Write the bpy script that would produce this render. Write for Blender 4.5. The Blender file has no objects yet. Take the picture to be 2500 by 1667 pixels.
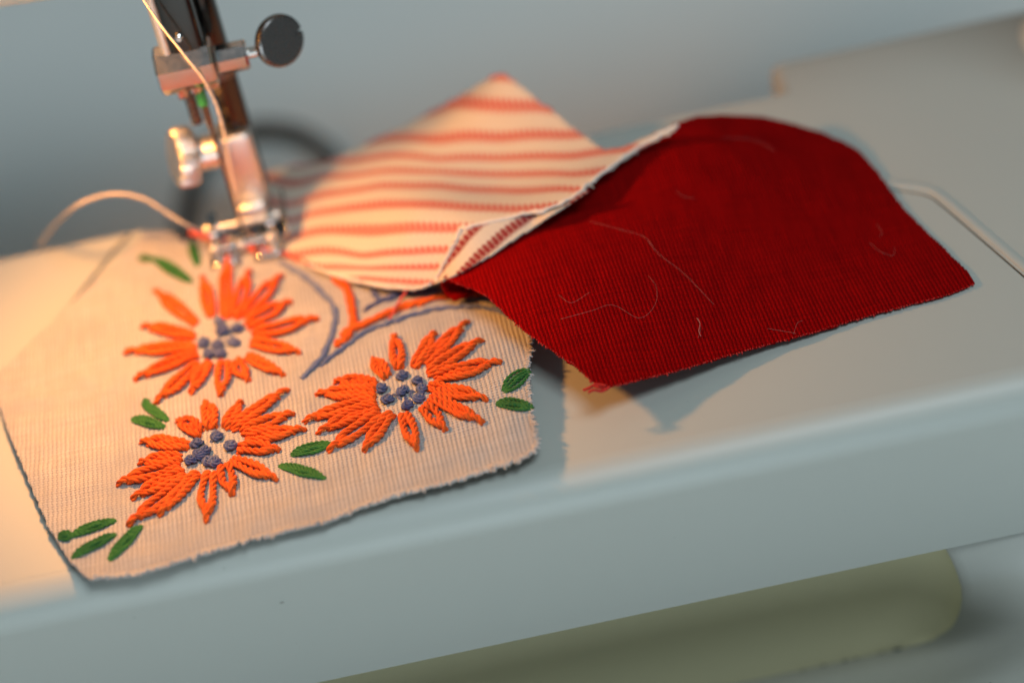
import bpy, bmesh, math, random
import numpy as np
from mathutils import Vector, Matrix

random.seed(7); rng = np.random.default_rng(11)
S = 0.001                                   # everything below is written in millimetres
sc = bpy.context.scene
col = sc.collection

# ---------------------------------------------------------------- camera, world, lamps, exposure
PITCH, ROLL, DIST = math.radians(40), math.radians(12), 420.0
FPX = 2500 * 50 / 23.6
CAM = np.array([0, -DIST * math.cos(PITCH), DIST * math.sin(PITCH)])
FW = np.array([0, math.cos(PITCH), -math.sin(PITCH)])
R0 = np.array([1.0, 0, 0]); U0 = np.cross(R0, FW)
cd = bpy.data.cameras.new('camera'); cam = bpy.data.objects.new('camera', cd); col.objects.link(cam)
cd.sensor_width = 23.6; cd.lens = 50; cd.clip_start = 0.01; cd.clip_end = 50
right = R0 * math.cos(ROLL) + U0 * -math.sin(ROLL)
up = U0 * math.cos(ROLL) + R0 * math.sin(ROLL)
m3 = Matrix((right, up, -FW)).transposed()
cam.matrix_world = Matrix.Translation(Vector(CAM * S)) @ m3.to_4x4()
cd.dof.use_dof = True; cd.dof.aperture_fstop = 2.9; cd.dof.focus_distance = 0.405
cd.dof.aperture_blades = 0
sc.camera = cam

w = bpy.data.worlds.new('World'); sc.world = w; w.use_nodes = True
bg = w.node_tree.nodes['Background']
bg.inputs['Color'].default_value = (0.60, 0.80, 0.90, 1); bg.inputs['Strength'].default_value = 0.12

def area(name, loc, target, sx, sy, power, color):
    l = bpy.data.lights.new(name, 'AREA'); l.shape = 'RECTANGLE'; l.size = sx; l.size_y = sy
    l.energy = power; l.color = color
    o = bpy.data.objects.new(name, l); col.objects.link(o); o.location = loc
    o.rotation_euler = (Vector(target) - Vector(loc)).to_track_quat('-Z', 'Y').to_euler()
    return o
area('window_light', (0.32, -0.52, 1.36), (0, 0.1, -0.05), 0.6, 0.45, 11.0, (0.78, 0.92, 1.0))
area('low_fill_light', (-0.05, -0.55, 0.03), (-0.03, -0.04, -0.03), 0.28, 0.18, 0.80, (0.76, 0.92, 1.0))  # added low fill for the bed's front face and the recess below
area('side_window_light', (0.44, -1.25, 0.06), (0.06, -0.04, 0), 0.16, 0.10, 0.6, (0.40, 0.66, 1.0))
LAMP = (-80, 21, 80)
pl = bpy.data.lights.new('machine_lamp', 'SPOT'); pl.spot_size = math.radians(132); pl.spot_blend = 0.7; pl.energy = 0.71; pl.shadow_soft_size = 0.006
pl.color = (1.0, 0.405, 0.09)
plo = bpy.data.objects.new('machine_lamp', pl); col.objects.link(plo); plo.location = [c * S for c in LAMP]
plo.rotation_euler = Vector((34, -6, -80)).to_track_quat('-Z', 'Y').to_euler()

sc.view_settings.view_transform = 'Standard'; sc.view_settings.look = 'None'
sc.view_settings.exposure = 0.0; sc.view_settings.gamma = 1.0
sc.render.resolution_x = 1024; sc.render.resolution_y = 682

# ---------------------------------------------------------------- pixel <-> place
def ray(x, y):
    dx = x - 1250; dy = y - 833.5
    u = dx * math.cos(ROLL) - dy * math.sin(ROLL); v = dx * math.sin(ROLL) + dy * math.cos(ROLL)
    return FW * FPX + R0 * u - U0 * v
def PZ(x, y, z=0.0):
    d = ray(x, y); return CAM + d * (z - CAM[2]) / d[2]
def PY(x, y, Y):
    d = ray(x, y); return CAM + d * (Y - CAM[1]) / d[1]
def topix(P):
    d = P - CAM; k = FPX / (d @ FW); u = (d @ R0) * k; v = -(d @ U0) * k
    return np.stack([1250 + u * math.cos(ROLL) + v * math.sin(ROLL), 833.5 - u * math.sin(ROLL) + v * math.cos(ROLL)], -1)

class RBF:                                   # thin plate spline
    def __init__(s, xy, f, lam=1e-6, sc_=50.0):
        s.k = sc_; s.xy = np.asarray(xy, float) / sc_; n = len(s.xy)
        A = np.zeros((n + 3, n + 3)); A[:n, :n] = s.phi(s.xy, s.xy) + lam * np.eye(n)
        A[:n, n:] = np.c_[np.ones(n), s.xy]; A[n:, :n] = A[:n, n:].T
        s.w = np.linalg.solve(A, np.r_[np.asarray(f, float), 0, 0, 0])
    @staticmethod
    def phi(a, b):
        r2 = ((a[:, None, :] - b[None, :, :]) ** 2).sum(-1) + 1e-12
        return 0.5 * r2 * np.log(r2)
    def __call__(s, xy):
        xy = np.asarray(xy, float).reshape(-1, 2) / s.k; n = len(s.xy); out = np.empty(len(xy))
        for i in range(0, len(xy), 20000):
            q = xy[i:i + 20000]; out[i:i + 20000] = s.phi(q, s.xy) @ s.w[:n] + s.w[n] + q @ s.w[n + 1:]
        return out

class Sheet:                                 # a cloth surface z(x,y) through measured points
    def __init__(s, ctrl, zmin=0.25, wave=0.0):
        s.wave = wave
        pts = np.array([PZ(*c) for c in ctrl]); s.f = RBF(pts[:, :2], pts[:, 2], 2e-3); s.zmin = zmin
    def z(s, xy):
        h = s.f(xy) + s.wave * (np.sin(xy.reshape(-1, 2) @ np.array([.62, .25]) + 1.3 * np.sin(xy.reshape(-1, 2) @ np.array([-.17, .31]))) + .8 * np.sin(xy.reshape(-1, 2) @ np.array([-.33, .71]) + 2 * np.sin(xy.reshape(-1, 2) @ np.array([.21, .1])))); return s.zmin + np.logaddexp(0, (h - s.zmin) * 3) / 3
    def at(s, px, py, off=0.0):
        z = 2.0
        for _ in range(40):
            P = PZ(px, py, z); z = 0.5 * z + 0.5 * s.z(P[:2])[0]
        P = PZ(px, py, z); return np.array([P[0], P[1], P[2] + off])

# ---------------------------------------------------------------- object helpers
def link(name, me, mat=None, parent=None, smooth=True):
    o = bpy.data.objects.new(name, me); col.objects.link(o)
    if mat is not None: me.materials.append(mat)
    if parent is not None: o.parent = parent
    if smooth: me.polygons.foreach_set('use_smooth', [True] * len(me.polygons))
    return o
def mesh(name, V, Fc, mat=None, parent=None, smooth=True, uv=None):
    me = bpy.data.meshes.new(name)
    V = np.asarray(V, float) * S
    if isinstance(Fc, np.ndarray):
        n, k = Fc.shape
        me.vertices.add(len(V)); me.vertices.foreach_set('co', V.ravel())
        me.loops.add(n * k); me.loops.foreach_set('vertex_index', Fc.ravel().astype(np.int32))
        me.polygons.add(n); me.polygons.foreach_set('loop_start', np.arange(0, n * k, k, dtype=np.int32))
        me.update(calc_edges=True)
    else:
        me.from_pydata([tuple(v) for v in V], [], Fc)
    if uv is not None:
        l = me.uv_layers.new(name='UVMap'); idx = np.empty(len(me.loops), np.int32)
        me.loops.foreach_get('vertex_index', idx); l.data.foreach_set('uv', np.asarray(uv)[idx].ravel())
    me.validate(); return link(name, me, mat, parent, smooth)
def empty(name, loc=(0, 0, 0)):
    o = bpy.data.objects.new(name, None); col.objects.link(o); o.empty_display_size = 0.01
    return o
def tag(o, label, cat=None, group=None, kind=None):
    if label: o['label'] = label
    if cat: o['category'] = cat
    if group: o['group'] = group
    if kind: o['kind'] = kind
    return o
def bm_obj(name, bm, mat, parent=None, smooth=True, angle=40):
    for v in bm.verts: v.co *= S
    bmesh.ops.recalc_face_normals(bm, faces=bm.faces)
    me = bpy.data.meshes.new(name); bm.to_mesh(me); bm.free()
    o = link(name, me, mat, parent, smooth)
    if smooth:
        try: me.set_sharp_from_angle(angle=math.radians(angle))
        except Exception: pass
    return o
def rbox(bm, x0, x1, y0, y1, z0, z1, r=0.0, seg=4, edges=None):
    q = bmesh.ops.create_cube(bm, size=1.0)['verts']
    for v in q:
        v.co = Vector(((x0 + x1) / 2 + v.co.x * (x1 - x0), (y0 + y1) / 2 + v.co.y * (y1 - y0), (z0 + z1) / 2 + v.co.z * (z1 - z0)))
    if r > 0:
        es = list({e for v in q for e in v.link_edges})
        if edges: es = [e for e in es if edges(e)]
        bmesh.ops.bevel(bm, geom=es, offset=r, segments=seg, profile=0.5, affect='EDGES')
    return bm
def resample(P, n):
    P = np.asarray(P, float)
    if len(P) == 2:
        t = np.linspace(0, 1, n)[:, None]; return P[0] * (1 - t) + P[1] * t
    Q = np.vstack([2 * P[0] - P[1], P, 2 * P[-1] - P[-2]]); out = []      # Catmull-Rom
    for i in range(len(P) - 1):
        a, b, c, d = Q[i:i + 4]
        for t in np.linspace(0, 1, 16, endpoint=False):
            out.append(0.5 * ((2 * b) + (c - a) * t + (2 * a - 5 * b + 4 * c - d) * t * t + (3 * b - a - 3 * c + d) * t ** 3))
    out.append(P[-1]); out = np.array(out)
    L = np.r_[0, np.cumsum(np.linalg.norm(np.diff(out, axis=0), axis=1))]
    s = np.linspace(0, L[-1], n); return np.stack([np.interp(s, L, out[:, k]) for k in range(3)], 1)
def tube_data(P, r, sides=10, ply=0, pitch=3.0, depth=0.16, phase=0.0, cap=True):
    """round yarn along P; ply > 0 gives it twisted strands"""
    P = np.asarray(P, float); n = len(P); T = np.gradient(P, axis=0); T /= np.linalg.norm(T, axis=1)[:, None] + 1e-12
    r = np.broadcast_to(np.asarray(r, float), (n,))
    ref = np.array([0, 0, 1.0]) if abs(T[0, 2]) < 0.9 else np.array([1.0, 0, 0])
    N = np.zeros((n, 3)); a = np.cross(T[0], ref); N[0] = a / np.linalg.norm(a)
    for i in range(1, n):
        a = N[i - 1] - T[i] * (N[i - 1] @ T[i]); N[i] = a / (np.linalg.norm(a) + 1e-12)
    B = np.cross(T, N); L = np.r_[0, np.cumsum(np.linalg.norm(np.diff(P, axis=0), axis=1))]
    th = np.linspace(0, 2 * math.pi, sides, endpoint=False)
    rr = r[:, None] * np.ones((1, sides))
    if ply: rr = rr * (1 - depth + depth * 1.7 * np.abs(np.cos(0.5 * ply * (th[None, :] - phase - 2 * math.pi * L[:, None] / pitch))))
    V = P[:, None, :] + rr[..., None] * (np.cos(th)[None, :, None] * N[:, None, :] + np.sin(th)[None, :, None] * B[:, None, :])
    V = V.reshape(-1, 3); Fq = []
    for i in range(n - 1):
        for j in range(sides):
            k = (j + 1) % sides
            Fq.append((i * sides + j, i * sides + k, (i + 1) * sides + k, (i + 1) * sides + j))
    if cap:
        Fq.append(tuple(range(sides - 1, -1, -1))); Fq.append(tuple(range((n - 1) * sides, n * sides)))
    return V, Fq
def floss(P, r, n=3, pitch=5.0, sides=8, phase=0.0, wav=0.0):
    """embroidery floss: n plies twisted round a common path"""
    P = np.asarray(P, float); m = len(P); T = np.gradient(P, axis=0); T /= np.linalg.norm(T, axis=1)[:, None] + 1e-12
    r = np.broadcast_to(np.asarray(r, float), (m,)); N = np.cross(T, np.array([0, 0, 1.0])); N /= np.linalg.norm(N, axis=1)[:, None] + 1e-9; B = np.cross(T, N)
    L = np.r_[0, np.cumsum(np.linalg.norm(np.diff(P, axis=0), axis=1))]; out = []
    for k in range(n):
        a = phase + 2 * math.pi * (k / n + L / pitch) + 0.35 * np.sin(L * 1.9 + k * 2 + phase)
        rr = r * (0.50 + 0.06 * np.sin(L * 2.3 + k * 1.7 + phase * 3))
        Q = P + (r * 0.52)[:, None] * (np.cos(a)[:, None] * N * 1.12 + np.sin(a)[:, None] * B * 0.85)
        out.append(tube_data(Q, rr, sides, 2, 1.15, 0.10, k + phase))
    return join(out)
def join(parts):
    V, Fc, o = [], [], 0
    for v, f in parts:
        V.append(v); Fc += [tuple(i + o for i in q) for q in f]; o += len(v)
    return np.vstack(V), Fc
def cyl(a, b, r, n=28, bev=0.0):
    """lathe between two points: list of (t, radius)"""
    a = np.asarray(a, float); b = np.asarray(b, float)
    prof = r if isinstance(r, list) else ([(0, r - bev), (bev / np.linalg.norm(b - a), r), (1 - bev / np.linalg.norm(b - a), r), (1, r - bev)] if bev else [(0, r), (1, r)])
    ax = (b - a) / np.linalg.norm(b - a); ref = np.array([0, 0, 1.0]) if abs(ax[2]) < 0.9 else np.array([1.0, 0, 0])
    N = np.cross(ax, ref); N /= np.linalg.norm(N); B = np.cross(ax, N)
    th = np.linspace(0, 2 * math.pi, n, endpoint=False); V = []
    for t, rad in prof:
        V.append(a + (b - a) * t + rad * (np.cos(th)[:, None] * N + np.sin(th)[:, None] * B))
    V = np.vstack(V); Fq = []
    for i in range(len(prof) - 1):
        for j in range(n):
            k = (j + 1) % n; Fq.append((i * n + j, i * n + k, (i + 1) * n + k, (i + 1) * n + j))
    Fq.append(tuple(range(n - 1, -1, -1))); Fq.append(tuple(range((len(prof) - 1) * n, len(prof) * n)))
    return V, Fq
def solid(name, parts, mat, parent=None, angle=35):
    o = mesh(name, *join(parts), mat, parent)
    try: o.data.set_sharp_from_angle(angle=math.radians(angle))
    except Exception: pass
    return o

# ---------------------------------------------------------------- materials
class NT:
    def __init__(s, name):
        s.m = bpy.data.materials.new(name); s.m.use_nodes = True; s.t = s.m.node_tree; s.b = s.t.nodes['Principled BSDF']
        s.out = s.t.nodes['Material Output']
    def n(s, kind, **kw):
        q = s.t.nodes.new(kind)
        for k, v in kw.items(): setattr(q, k, v)
        return q
    def put(s, sock, v):
        if hasattr(v, 'default_value') or isinstance(v, bpy.types.NodeSocket): s.t.links.new(v, sock)
        else: sock.default_value = v
    def math(s, op, a, b=None, c=None, clamp=False):
        q = s.n('ShaderNodeMath', operation=op, use_clamp=clamp); s.put(q.inputs[0], a)
        if b is not None: s.put(q.inputs[1], b)
        if c is not None: s.put(q.inputs[2], c)
        return q.outputs[0]
    def mix(s, f, a, b, mode='MIX'):
        q = s.n('ShaderNodeMix', data_type='RGBA', blend_type=mode); s.put(q.inputs[0], f); s.put(q.inputs[6], a); s.put(q.inputs[7], b); return q.outputs[2]
    def noise(s, vec, scale, detail=3.0, rough=0.5):
        q = s.n('ShaderNodeTexNoise'); s.put(q.inputs['Scale'], scale); q.inputs['Detail'].default_value = detail; q.inputs['Roughness'].default_value = rough
        if vec is not None: s.t.links.new(vec, q.inputs['Vector'])
        return q
    def ramp(s, fac, stops):
        q = s.n('ShaderNodeValToRGB'); s.put(q.inputs[0], fac); e = q.color_ramp.elements
        while len(e) < len(stops): e.new(0.5)
        for el, (p_, c_) in zip(e, stops): el.position = p_; el.color = c_
        return q.outputs[0]
    def bump(s, h, dist, strength=1.0):
        q = s.n('ShaderNodeBump'); s.put(q.inputs['Height'], h); q.inputs['Distance'].default_value = dist; q.inputs['Strength'].default_value = strength
        s.t.links.new(q.outputs[0], s.b.inputs['Normal'])
    def set(s, **kw):
        for k, v in kw.items(): s.put(s.b.inputs[k.replace('_', ' ')], v)
C4 = lambda r, g, b: (r, g, b, 1)

def plastic(name, c, rough=0.36, dirt=0.5):
    k = NT(name); co = k.n('ShaderNodeTexCoord').outputs['Object']
    a = k.noise(co, 18, 1, 0.5).outputs[0]; sp = k.noise(co, 420, 2, 0.5).outputs[0]; sp2 = k.noise(co, 55, 3, 0.6).outputs[0]
    colr = k.mix(a, C4(*c), C4(c[0] * .985, c[1] * .985, c[2] * .97))
    spots = k.math('MULTIPLY', k.ramp(sp, [(0.735, C4(0, 0, 0)), (0.80, C4(1, 1, 1))]), k.ramp(sp2, [(0.5, C4(0, 0, 0)), (0.62, C4(1, 1, 1))]))
    k.set(Base_Color=k.mix(k.math('MULTIPLY', spots, dirt), colr, C4(0.12, 0.10, 0.08)))
    k.set(Roughness=k.math('MULTIPLY_ADD', k.noise(co, 30, 1, 0.5).outputs[0], 0.04, rough - 0.02), IOR=1.47)
    k.bump(k.noise(co, 900, 2, 0.5).outputs[0], 0.00002, 0.35); return k.m
M_bed = plastic('bed_plastic', (0.44, 0.45, 0.41), 0.44, 0.55)
M_base = plastic('base_plastic', (0.42, 0.42, 0.38), 0.42, 0.9)
M_wall = plastic('arm_plastic', (0.76, 0.71, 0.47), 0.45, 0.9)
M_head = plastic('head_enamel', (0.72, 0.68, 0.57), 0.3, 0.1)

def metal(name, c, rough, scr=0.25):
    k = NT(name); co = k.n('ShaderNodeTexCoord').outputs['Object']
    k.set(Base_Color=C4(*c), Metallic=1.0, Roughness=k.math('MULTIPLY_ADD', k.noise(co, 900, 3, 0.6).outputs[0], scr * 0.4, rough))
    return k.m
M_chrome = metal('chrome', (0.62, 0.60, 0.58), 0.10)
M_satin = metal('satin_nickel', (0.72, 0.68, 0.62), 0.34)
M_steel = metal('steel', (0.55, 0.53, 0.50), 0.2)
M_dark = metal('dark_steel', (0.16, 0.15, 0.145), 0.22)
M_black = metal('blackened_steel', (0.075, 0.07, 0.066), 0.12)

def flat(name, c, rough=0.6, var=0.15, scale=300):
    k = NT(name); co = k.n('ShaderNodeTexCoord').outputs['Object']
    k.set(Base_Color=k.mix(k.noise(co, scale, 3).outputs[0], C4(*[q * (1 + var) for q in c]), C4(*[q * (1 - var) for q in c])), Roughness=rough); return k.m
M_table = flat('table_paint', (0.92, 0.91, 0.85), 0.5, 0.04, 9)
M_cord = flat('cord_rubber', (0.055, 0.062, 0.062), 0.5)
M_band = flat('green_mark', (0.02, 0.22, 0.06), 0.4)

def yarn(name, c1, c2, fuzz=0.35, scale=1500, rough=0.72):
    k = NT(name); co = k.n('ShaderNodeTexCoord').outputs['Object']; oi = k.n('ShaderNodeObjectInfo').outputs['Random']
    a = k.noise(co, scale, 3, 0.6).outputs[0]; b = k.noise(co, 260, 2).outputs[0]
    f = k.math('ADD', k.math('MULTIPLY', a, 0.6), k.math('MULTIPLY', b, 0.5))
    f = k.math('ADD', f, k.math('MULTIPLY_ADD', oi, 0.25, -0.18), clamp=True)
    k.set(Base_Color=k.mix(f, C4(*c1), C4(*c2)), Roughness=rough, Sheen_Weight=fuzz, Sheen_Roughness=0.4)
    k.b.inputs['Specular IOR Level'].default_value = 0.25
    k.bump(a, 0.00006, 0.7); return k.m
M_orange = yarn('orange_floss', (0.58, 0.060, 0.004), (0.80, 0.14, 0.012), 0.08)
M_blue = yarn('blue_floss', (0.006, 0.018, 0.13), (0.19, 0.215, 0.31), 0.15, 1700)
M_blue2 = yarn('faded_blue_floss', (0.05, 0.075, 0.22), (0.22, 0.25, 0.32), 0.15, 420)
M_green = yarn('green_floss', (0.003, 0.062, 0.022), (0.06, 0.23, 0.04), 0.08, 900)
M_pinkthread = yarn('red_sewing_thread', (0.60, 0.05, 0.035), (0.75, 0.14, 0.09), 0.2)
M_thread = yarn('beige_sewing_thread', (0.62, 0.50, 0.38), (0.72, 0.60, 0.48), 0.2)
M_tail = yarn('tail_thread', (0.34, 0.30, 0.26), (0.42, 0.37, 0.32), 0.1)
M_lint = yarn('lint', (0.34, 0.10, 0.085), (0.46, 0.20, 0.17), 0.1)

def cloth(name, kind):
    """woven cloth; UV is counted in threads"""
    k = NT(name); tc = k.n('ShaderNodeTexCoord'); uv = tc.outputs['UV']; co = tc.outputs['Object']
    wob = k.n('ShaderNodeVectorMath', operation='SCALE'); nz = k.noise(uv, 0.23, 2).outputs[1]
    k.t.links.new(nz, wob.inputs[0]); wob.inputs[3].default_value = 0.5
    ad = k.n('ShaderNodeVectorMath', operation='ADD'); k.t.links.new(uv, ad.inputs[0]); k.t.links.new(wob.outputs[0], ad.inputs[1])
    sp = k.n('ShaderNodeSeparateXYZ'); k.t.links.new(ad.outputs[0], sp.inputs[0]); u, v = sp.outputs[0], sp.outputs[1]
    su = k.math('SINE', k.math('MULTIPLY', u, math.pi)); sv = k.math('SINE', k.math('MULTIPLY', v, math.pi))
    q = k.math('MULTIPLY', su, sv)
    wa = k.math('MULTIPLY', k.math('ABSOLUTE', su), k.math('MULTIPLY_ADD', q, 0.40, {'linen': 0.66, 'red': 0.74}.get(kind, 0.6)))
    we = k.math('MULTIPLY', k.math('ABSOLUTE', sv), k.math('MULTIPLY_ADD', q, -0.40, {'linen': 0.56, 'red': 0.48}.get(kind, 0.6)))
    h = k.math('MAXIMUM', wa, we)
    def slub(sx, sy, sc_):
        mp = k.n('ShaderNodeMapping'); mp.inputs['Scale'].default_value = (sx, sy, 1); k.t.links.new(uv, mp.inputs[0]); return k.noise(mp.outputs[0], sc_, 3, 0.6).outputs[0]
    sl = k.math('MULTIPLY_ADD', slub(1, 0.05, 1.1), 0.5, k.math('MULTIPLY', slub(0.05, 1, 1.1), 0.5))
    fib = k.noise(co, 3200, 2, 0.6).outputs[0]
    k.set(Roughness=0.85, Sheen_Weight=0.15 if kind != 'red' else 0.0, Sheen_Roughness=0.45); k.b.inputs['Specular IOR Level'].default_value = 0.15 if kind != 'red' else 0.02
    if kind == 'linen':
        c = k.mix(k.ramp(sl, [(0.35, C4(0, 0, 0)), (0.62, C4(1, 1, 1))]), C4(0.50, 0.455, 0.42), C4(0.64, 0.60, 0.56))
        c = k.mix(k.ramp(h, [(0.18, C4(0, 0, 0)), (0.62, C4(1, 1, 1))]), C4(0.22, 0.215, 0.22), c)  # shade in the gaps between threads mixed into the linen colour
        c = k.mix(k.ramp(k.noise(co, 62, 4, 0.6).outputs[0], [(0.44, C4(0, 0, 0)), (0.68, C4(0.6, 0.6, 0.6))]), c, C4(0.40, 0.385, 0.38))
        k.bump(k.math('MULTIPLY_ADD', fib, 0.35, h), 0.00022, 0.8)
    elif kind == 'red':
        c = k.mix(k.ramp(sl, [(0.35, C4(0, 0, 0)), (0.65, C4(1, 1, 1))]), C4(0.22, 0.0012, 0.002), C4(0.42, 0.0025, 0.0025))
        c = k.mix(k.ramp(h, [(0.15, C4(0, 0, 0)), (0.8, C4(1, 1, 1))]), k.mix(0.85, c, C4(0.05, 0.0008, 0.001)), c)  # cavity shade of the weave put into the red colour
        k.bump(k.math('MULTIPLY_ADD', fib, 0.35, h), 0.00022, 0.9)
    else:
        at = k.n('ShaderNodeAttribute', attribute_name='stripe').outputs['Fac']
        jag = k.math('MULTIPLY', k.math('SINE', k.math('MULTIPLY', u, math.pi)), 0.05 if kind == 'stripe' else 0.03)
        fr = k.math('FRACT', k.math('ADD', at, jag))
        d = k.math('ABSOLUTE', k.math('SUBTRACT', fr, 0.5))
        band = k.ramp(d, [(0.17, C4(1, 1, 1)), (0.25, C4(0, 0, 0))])
        dash = k.math('MULTIPLY_ADD', k.math('GREATER_THAN', su, 0.1), 0.35, 0.65)
        ctr = k.ramp(d, [(0.02, C4(1, 1, 1)), (0.06, C4(0, 0, 0))])
        f = k.math('MULTIPLY', band, k.math('MAXIMUM', dash, ctr))
        cream = k.mix(sl, C4(0.60, 0.53, 0.43), C4(0.70, 0.63, 0.53))
        c = k.mix(f, cream, C4(0.56, 0.145, 0.11) if kind == 'stripe' else C4(0.26, 0.012, 0.014))
        k.bump(k.math('MULTIPLY_ADD', fib, 0.3, h), 0.00012, 0.5)
    k.set(Base_Color=c)
    if True:
        tr = k.n('ShaderNodeBsdfTranslucent'); k.put(tr.inputs[0], c if kind != 'red' else C4(0.62, 0.02, 0.012)); mx = k.n('ShaderNodeMixShader'); mx.inputs[0].default_value = 0.18 if kind != 'red' else 0.14
        k.t.links.new(k.b.outputs[0], mx.inputs[1]); k.t.links.new(tr.outputs[0], mx.inputs[2]); k.t.links.new(mx.outputs[0], k.out.inputs[0])
    return k.m
M_face = cloth('striped_ticking_face', 'face')
M_linen, M_red, M_stripe = cloth('linen', 'linen'), cloth('red_cotton', 'red'), cloth('striped_ticking', 'stripe')

# ---------------------------------------------------------------- the setting: table behind and below
bm = bmesh.new(); rbox(bm, -1400, 1400, -700, 1500, -130, -100, 4, 3)
tbl = bm_obj('table_top', bm, M_table); tbl['kind'] = 'structure'

# ---------------------------------------------------------------- sewing machine
machine = tag(empty('sewing_machine'), 'cream sewing machine with free arm bed and chrome needle parts under the patches', 'sewing machine')
bm = bmesh.new()
pl_ = [(-108, -43.2), (185, -43.2), (185, 75.5), (68, 75.5), (68, 64), (-4, 64), (-6, 53), (-64, 53), (-73, 64), (-108, 64)]
NP = len(pl_)
lo_ = [bm.verts.new((x, y, -36)) for x, y in pl_]; hi_ = [bm.verts.new((x, y, 0)) for x, y in pl_]
bm.faces.new(lo_[::-1]); top_ = bm.faces.new(hi_)
for i in range(NP): bm.faces.new((lo_[i], lo_[(i + 1) % NP], hi_[(i + 1) % NP], hi_[i]))
bm.edges.ensure_lookup_table()
fe = [e for e in top_.edges if all(v.co.y < -40 for v in e.verts)]
bmesh.ops.bevel(bm, geom=fe, offset=7.0, segments=9, profile=0.5, affect='EDGES')
es = [e for e in bm.edges if all(v.co.z > -0.01 and v.co.y > -37 for v in e.verts) and len(e.link_faces) == 2 and abs(e.calc_face_angle()) > 0.8 and max(v.co.y for v in e.verts) > 30]
es += [e for e in bm.edges if abs(e.verts[0].co.z - e.verts[1].co.z) > 30 and e.verts[0].co.y > 70 and e.verts[0].co.x < 100]
bmesh.ops.bevel(bm, geom=es, offset=2.6, segments=6, profile=0.5, affect='EDGES')
bed = bm_obj('bed', bm, M_bed, machine, angle=60)
def groove(pxs, w_, name):
    P = resample([PZ(x, y, 0.0) for x, y in pxs], 40); parts = []
    T = np.gradient(P, axis=0); T /= np.linalg.norm(T, axis=1)[:, None]; Nn = np.stack([-T[:, 1], T[:, 0], 0 * T[:, 0]], 1)
    V = []; up_ = np.array([0, 0, 1.0])
    for s_, z_ in ((-1, 1.0), (1, 1.0), (1, -3.5), (-1, -3.5)): V.append(P + Nn * s_ * w_ / 2 + up_ * z_)
    n = len(P); V = np.vstack(V); Fq = []
    for i in range(n - 1):
        for a in range(4): b = (a + 1) % 4; Fq.append((a * n + i, b * n + i, b * n + i + 1, a * n + i + 1))
    Fq += [(0, 3 * n, 2 * n, n), (n - 1, 2 * n - 1, 3 * n - 1, 4 * n - 1)]
    bm = bmesh.new(); vs = [bm.verts.new(v) for v in V * S]
    for f in Fq: bm.faces.new([vs[i] for i in f])
    bmesh.ops.recalc_face_normals(bm, faces=bm.faces)
    me = bpy.data.meshes.new(name); bm.to_mesh(me); bm.free(); return me
for pxs, w_ in (([(338, 549), (270, 625), (140, 790), (60, 900)], 1.3), ([(2100, 452), (2195, 466), (2262, 478), (2296, 500), (2400, 589), (2620, 780)], 0.45)):
    me = groove(pxs, w_, 'groove'); cut = bpy.data.objects.new('groove', me)
    tmp = bed.modifiers.new('groove', 'BOOLEAN'); tmp.object = cut; tmp.solver = 'EXACT'; tmp.operation = 'DIFFERENCE'
    col.objects.link(cut); dg = bpy.context.evaluated_depsgraph_get()
    nm = bpy.data.meshes.new_from_object(bed.evaluated_get(dg)); bed.modifiers.clear(); bed.data = nm
    bpy.data.objects.remove(cut)
try: bed.data.set_sharp_from_angle(angle=math.radians(50))
except Exception: pass
wn = bed.modifiers.new('normals', 'WEIGHTED_NORMAL'); wn.keep_sharp = True; wn.weight = 80
# raised rounded lip beside the cover-plate joint
P = resample([PZ(x, y, 0.0) for x, y in [(2080, 432), (2190, 449), (2262, 459), (2306, 484), (2412, 575), (2640, 770)]], 60)
T = np.gradient(P, axis=0); T /= np.linalg.norm(T, axis=1)[:, None]; Nn = np.stack([-T[:, 1], T[:, 0], 0 * T[:, 0]], 1)
V = []; prof = [(-1.15, -0.1), (-1.1, 0.15), (-0.8, 0.42), (-0.3, 0.52), (0.3, 0.45), (1.0, 0.2), (1.5, -0.1)]
for a, z_ in prof: V.append(P + Nn * a + np.array([0, 0, z_]))
n = len(P); Fq = [(a * n + i, (a + 1) * n + i, (a + 1) * n + i + 1, a * n + i + 1) for a in range(len(prof) - 1) for i in range(n - 1)]
mesh('plate_lip', np.vstack(V), Fq, M_bed, machine)

# recessed wall under the arm, and the base it stands on, swelling into the column at the right
E_ = [PZ(2311, 1329, -36.1)] + [PY(*q) for q in [(2335, 1375, -42.6), (2352, 1420, -42.6), (2358, 1455, -42.2), (2350, 1500, -40.6), (2328, 1536, -37.6), (2280, 1562, -33.2), (2200, 1583, -29.6), (2000, 1627, -29), (1500, 1733, -29), (600, 1925, -29), (-700, 2200, -29)]]
O_ = [PZ(2800, 1229, -36.1)] + [PY(*q) for q in [(2800, 1310, -46), (2790, 1400, -53), (2760, 1520, -63), (2700, 1640, -74), (2600, 1740, -80), (2480, 1800, -84), (2350, 1840, -86), (2050, 1890, -86), (1500, 2000, -86), (600, 2200, -86), (-700, 2480, -86)]]
Ec, Oc = resample(E_, 70), resample(O_, 70); nb_ = 22; V = []
for j in range(nb_):
    t = j / (nb_ - 1); q = Ec * (1 - t) + Oc * t
    q[:, 2] += np.clip(np.arange(70) / 14, 0, 1) * (-0.7 * math.sin(math.pi * min(1, t * 1.5)) * np.exp(-((t - .3) / .3) ** 2) + 3.2 * np.exp(-((t - .62) / .2) ** 2)); V.append(q)
lip = Ec + np.array([-0.5, .8, -.4]); V = [lip] + V + [Oc + np.array([0, -6, -5]), np.c_[Oc[:, :1], Oc[:, 1:2] - 8, np.full((70, 1), -99.9)]]
Fq = [(a * 70 + i, (a + 1) * 70 + i, (a + 1) * 70 + i + 1, a * 70 + i + 1) for a in range(len(V) - 1) for i in range(69)]
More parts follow.
